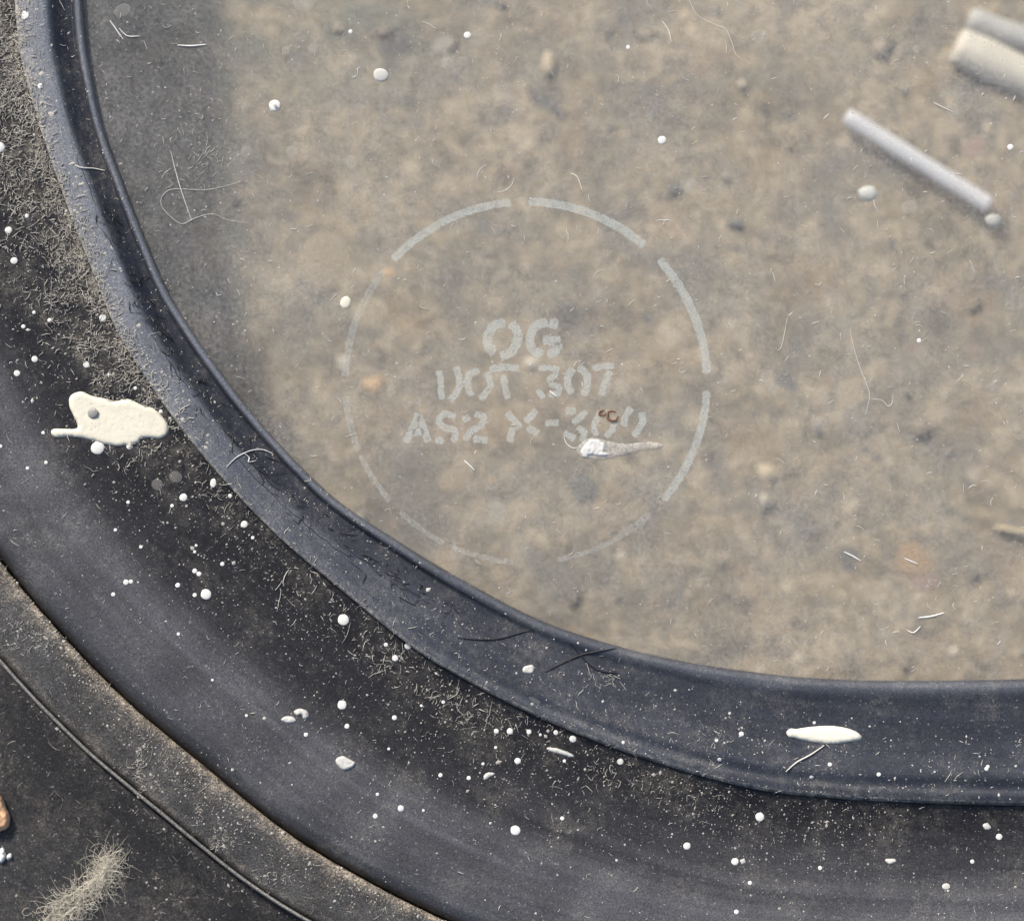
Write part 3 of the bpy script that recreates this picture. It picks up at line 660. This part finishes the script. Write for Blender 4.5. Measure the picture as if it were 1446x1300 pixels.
hair([(320,659),(335,645),(355,636),(372,635),(386,641)], .8, M['fibre3'], 'pale arched fibre bridging the dark channel of the seal')
hair([(250,64),(270,65),(291,63)], 1.1, M['fibre3'], 'short bright level fibre on the dark upper left of the pane')
hair([(155,29),(165,43),(174,56)], .9, M['fibre3'], 'short slanting white fibre nearest the seal at the top left')
hair([(168,40),(180,51),(197,51)], .8, M['fibre3'], 'bent white fibre beside the slanting one at the top left')
hair([(973,0),(985,22),(1010,35),(1025,42),(1034,62),(1040,78),(1060,90)], .42, M['fibre'], 'long faint hair curving down from the top edge of the pane', 'hair', name='hair')
hair([(1201,463),(1203,480),(1213,515),(1225,545),(1228,560),(1222,585)], .36, M['fibre3'], 'faint wavy hair on the pane right of the etched ring', 'hair', name='hair')
hair([(1230,563),(1245,565),(1254,573),(1260,568),(1261,555)], .38, M['fibre3'], 'small hooked hair right of the wavy one on the pane', 'hair', name='hair')
hair([(1192,779),(1204,785),(1216,792)], 1.2, M['fibre3'], 'short lilac white fibre on the lower right of the pane')
hair([(1277,788),(1286,792),(1296,796)], 1.0, M['fibre3'], 'short pale fibre over the reddish pebble at lower right')
hair([(1297,872),(1315,870),(1333,865)], 1.4, M['fibre3'], 'thick white fibre on the pane just above the lower right seal')
hair([(1280,889),(1290,893),(1300,884)], 1.0, M['fibre3'], 'small hook of white fibre under the thick one at lower right')
hair([(1110,1089),(1125,1076),(1145,1065),(1164,1052)], 1.3, M['fibre'], 'tan splinter trailing from the spindle shaped cream splash')
hair([(655,650),(662,656),(670,664)], 1.2, M['fibre3'], 'short bright fibre on the pane under the etched lettering')
hair([(345,640),(352,646),(351,652),(362,650)], .7, M['fibre3'], 'tiny kinked white fibre inside the dark seal channel')
hair([(776,552),(781,556),(786,560)], 1.3, M['fibre3'], 'bright sliver on the etched numeral of the second line')
hair([(796,616),(800,626),(808,632),(815,632)], .7, M['fibre3'], 'thin white arc at the left end of the smear on the pane')
hair([(935,30),(945,45),(948,60)], .9, M['fibre'], 'short tan fibre near the top middle of the pane')
hair([(805,245),(815,250),(822,268)], .9, M['fibre'], 'short bent fibre above the top gap of the etched ring')
hair([(1098,495),(1104,487),(1112,448)], .4, M['fibre'], 'thin tan fibre outside the right side of the etched ring')
hair([(1318,145),(1328,150),(1345,158)], .8, M['fibre'], 'short faint fibre between the white stick and the pale strip')
for k, (a, b) in enumerate([((645,900),(752,887)), ((770,948),(870,915)), ((805,908),(872,950))]):
    mid = ((a[0]+b[0])/2, (a[1]+b[1])/2+(9, -7, 14)[k])
    hair([a, mid, b], 1.0, M['black'], ['long black hair bowed across the seal below the etched ring', 'black hair lying on the seal towards the lower edge of the pane', 'black hair crossing another one on the seal at the lower edge'][k], 'hair', name='hair')
# black bristles stuck in the channel of the seal
bp = []
for _ in range(150):
    f = rng.uniform(.16, .56); i = idx(f); v = rng.uniform(.3, .66); x, y = on(i, -W[i]*(1-v)); tx = math.atan2(T[i, 1], T[i, 0])
    bp.append((x, y, rng.uniform(8, 30), tx+rng.normal(0, .7)))
fibres('bristles', bp, M['black'], seal, (.35, .75), lift=.06, curl=.12)
# cracks running along the seal
cr = []
for f0, v, L in ((.12, .55, 80), (.25, .56, 120), (.34, .5, 140), (.36, .62, 120), (.42, .58, 130), (.46, .5, 100), (.50, .45, 90)):
    i = idx(f0); P = []
    for k in range(0, int(L/4)):
        x, y = on(i+k, -W[i+k]*(1-v)+nz(k*.2, v*9)*4); P.append(at(x, y, surf(x, y)+.01))
    cr.append(P)
V, Fc = tubes(cr, [.8*S*MM]*len(cr)); tag(link('crack', V, Fc, M['black'], seal), kind='stuff')
# shiny ring of old liquid on the pane and the reddish flake on the mark
P = [at(697+28*math.cos(a)*1.0, 253+22*math.sin(a), .03) for a in np.linspace(-.3, 5.6, 40)]
Pa = [at(704+22*math.cos(a), 251+22*math.sin(a)-2, .03) for a in np.linspace(.1, 1.7, 12)]; Pb = [at(694+20*math.cos(a), 250+18*math.sin(a), .03) for a in np.linspace(3.0, 4.4, 10)]
V, Fc = tubes([Pa, Pb], [.6*S*MM, .5*S*MM]); o = link('water_mark', V, Fc, M['fibre3'], pane)
def ring(x, y, r, r2, m, label):
    V, Fc = tubes([[at(x+r*math.cos(a)*(1+.45*nz(math.cos(a)*1.4, math.sin(a)*1.4, x)), y+r*.8*math.sin(a), .12) for a in np.linspace(0, 5.3, 26)]], [r2*S*MM], 5)
    o = link('flake', V, Fc, m, None, recenter=True); tag(o, label, 'flake')
ring(865, 587, 8.5, 2.0, M['ember'], 'curled red brown flake stuck on the last etched numbers')
ring(851, 583, 4.5, 1.8, M['ember'], 'smaller red brown crumb beside the curled flake on the etched numbers')

# tuft of frayed fibre at lower left
def tuft():
    z = lambda x, y: surf(x, y)
    spine = [(150,1213),(152,1225),(143,1240),(128,1255),(112,1268),(98,1280),(84,1292),(72,1310),(62,1330)]
    P = np.array(spine, float); paths = []; rad = []
    for _ in range(560):
        t = rng.uniform(0, len(P)-1.001); k = int(t); q = P[k]*(1-t+k)+P[k+1]*(t-k); tg = P[k+1]-P[k]; a = math.atan2(tg[1], tg[0])+rng.normal(0, .55)+(math.pi if rng.random() < .3 else 0)
        wd = 4+2.2*t+3*nz(t*1.7, 3.3); q = q+rng.normal(0, 1, 2)*wd*.7; L = rng.uniform(10, 34); c = rng.normal(0, .45); h = abs(rng.normal(0, .3)); x, y = q; pp = []
        b = z(x, y)
        for s_ in range(6):
            pp.append(at(x, y, b+.08+h+.03*s_*rng.random())); x += math.cos(a)*L/5; y += math.sin(a)*L/5; a += c+rng.normal(0, .35)
        paths.append(pp); rad.append(rng.uniform(.18, .42)*S*MM)
    for _ in range(230):
        a0_ = rng.uniform(0, 6.28); q = P[rng.integers(0, 7)]+rng.normal(0, 5, 2); x, y = q; a = a0_; pp = []; c = rng.normal(0, .3); L = rng.uniform(20, 50); b = z(x, y)
        for s_ in range(7):
            pp.append(at(x, y, b+.1+.1*rng.random())); x += math.cos(a)*L/6; y += math.sin(a)*L/6; a += c
        paths.append(pp); rad.append(.22*S*MM)
    V, Fc = tubes(paths, rad); o = link('lint_tuft', V, Fc, paint('tuft_fibre', (.70, .66, .56), .9, .3), None, recenter=True)
    tag(o, 'frayed tuft of straw coloured fibres lying on the black body panel', 'lint')
tuft()
# orange chip and pale crumbs at the left edge
o = poly_sheet('stone_chip', smooth_outline([(-30,1120),(-10,1112),(2,1122),(8,1138),(14,1152),(12,1166),(2,1173),(-15,1176),(-35,1160)], 4, 1.0, 2), .9, stone('chip_orange', (.62, .38, .22), .35), None, surf, 3.0, 9.0, rough=.3, recenter=True)
tag(o, 'small orange tan stone chip at the left edge of the body panel', 'stone')
for a, lab in (([(-6,1205),(3,1196),(8,1204),(6,1215),(-2,1218)], 'larger white crumb on the panel below the orange chip'), ([(9,1208),(15,1204),(17,1210),(11,1214)], 'tiny white crumb right of the larger one below the orange chip')):
    o = poly_sheet('crumb', smooth_outline(a, 4, .8, 1), .3, M['white'], None, surf, 2.0, 3.0, rough=.5, recenter=True); tag(o, lab, 'crumb')

# ------------------------------------------------------------------ things under the glass
def rod():
    m = N('milky_plastic'); f = m.noise(500, 3); m.set(m.mix(f, (.84, .84, .88), (.92, .92, .95)), .35); m.b.inputs['Subsurface Weight'].default_value = 0; m.b.inputs['Alpha'].default_value = .7
    a = np.array(at(1194, 163, -11.5)); b = np.array(at(1397, 290, -11.1)); n = 28; seg = 20; r0 = 13*S*MM; V = []; Fc = []
    ax = (b-a)/np.linalg.norm(b-a); u = np.cross(ax, (0, 0, 1)); u /= np.linalg.norm(u); v = np.cross(u, ax)
    prof = [(0, .0), (0, .7), (.006, .9), (.02, 1)]+[(t, 1+.02*math.sin(t*20)) for t in np.linspace(.05, .95, 20)]+[(.985, 1), (.996, .92), (1, .75), (1, .0)]
    for t, k in prof:
        for s_ in range(seg):
            an = 2*math.pi*s_/seg; V.append(a+(b-a)*t+(u*math.cos(an)+v*math.sin(an))*r0*max(k, .01))
    for k in range(len(prof)-1):
        for s_ in range(seg):
            i_ = k*seg+s_; j_ = k*seg+(s_+1) % seg; Fc.append((i_, j_, j_+seg, i_+seg))
    o = link('plastic_stick', V, Fc, m.m, None, recenter=True); tag(o, 'milky white plastic stick lying slanted under the glass at the upper right', 'stick')
rod()
def strip_box(name, p0, p1, wd, th, z, m, label, cat, tilt=0):
    a = np.array(at(*p0, z)); b = np.array(at(*p1, z)); bm = bmesh.new(); bmesh.ops.create_cube(bm, size=1); L = np.linalg.norm(b-a)
    bmesh.ops.scale(bm, vec=(L, wd*S*MM, th*MM), verts=bm.verts); bmesh.ops.subdivide_edges(bm, edges=[e for e in bm.edges if abs((e.verts[0].co-e.verts[1].co).x) > L*.9], cuts=24)
    for v in bm.verts: v.co.y += noise.noise(v.co*400)*.00025; v.co.z += noise.noise(v.co*500+Vector((3, 0, 0)))*.0001
    bmesh.ops.bevel(bm, geom=[e for e in bm.edges if e.calc_face_angle(0) > 1], offset=.00018, segments=2, affect='EDGES')
    me = bpy.data.meshes.new(name); bm.to_mesh(me); bm.free(); me.materials.append(m); me.shade_smooth(); o = bpy.data.objects.new(name, me); COL.objects.link(o)
    o.location = (a+b)/2; o.rotation_euler = (tilt, 0, math.atan2(b[1]-a[1], b[0]-a[0])); tag(o, label, cat); return o
strip_box('wooden_strip', (1350, 62), (1660, 215), 56, .9, GZ+.55, stone('pale_wood', (.68, .63, .54), .12), 'pale wooden strip on the ground, running off the upper right corner', 'wood strip', .12)
strip_box('slate_strip', (1368, 25), (1660, 140), 34, .8, GZ+.45, stone('grey_slate', (.50, .49, .465), .12), 'dull grey strip lying just above the pale wooden one at upper right', 'strip', .2)
strip_box('straw', (1405, 746), (1520, 756), 9, .5, GZ+.7, stone('straw_tan', (.58, .47, .30), .15), 'piece of tan straw on the ground at the right edge', 'straw')
for x, y, r, zz, lab in ((1226, 273, 14, -5.0, 'round white pellet left of the lower end of the white stick'), (1403, 312, 12, -6.5, 'dull white pellet touching the lower end of the white stick')):
    me = pebble_mesh('pellet', M['white'] if r > 13 else M['greyw'], r); o = bpy.data.objects.new('pellet', me); COL.objects.link(o); k = (CAM_H-zz)/CAM_H*S*MM
    z_ = -4.0-r*.4*S  # stuck to the underside of the pane
    o.location = at(x, y, z_-.25); o.scale = (r*k, r*k*.85, r*k*.5); tag(o, lab, 'pellet')
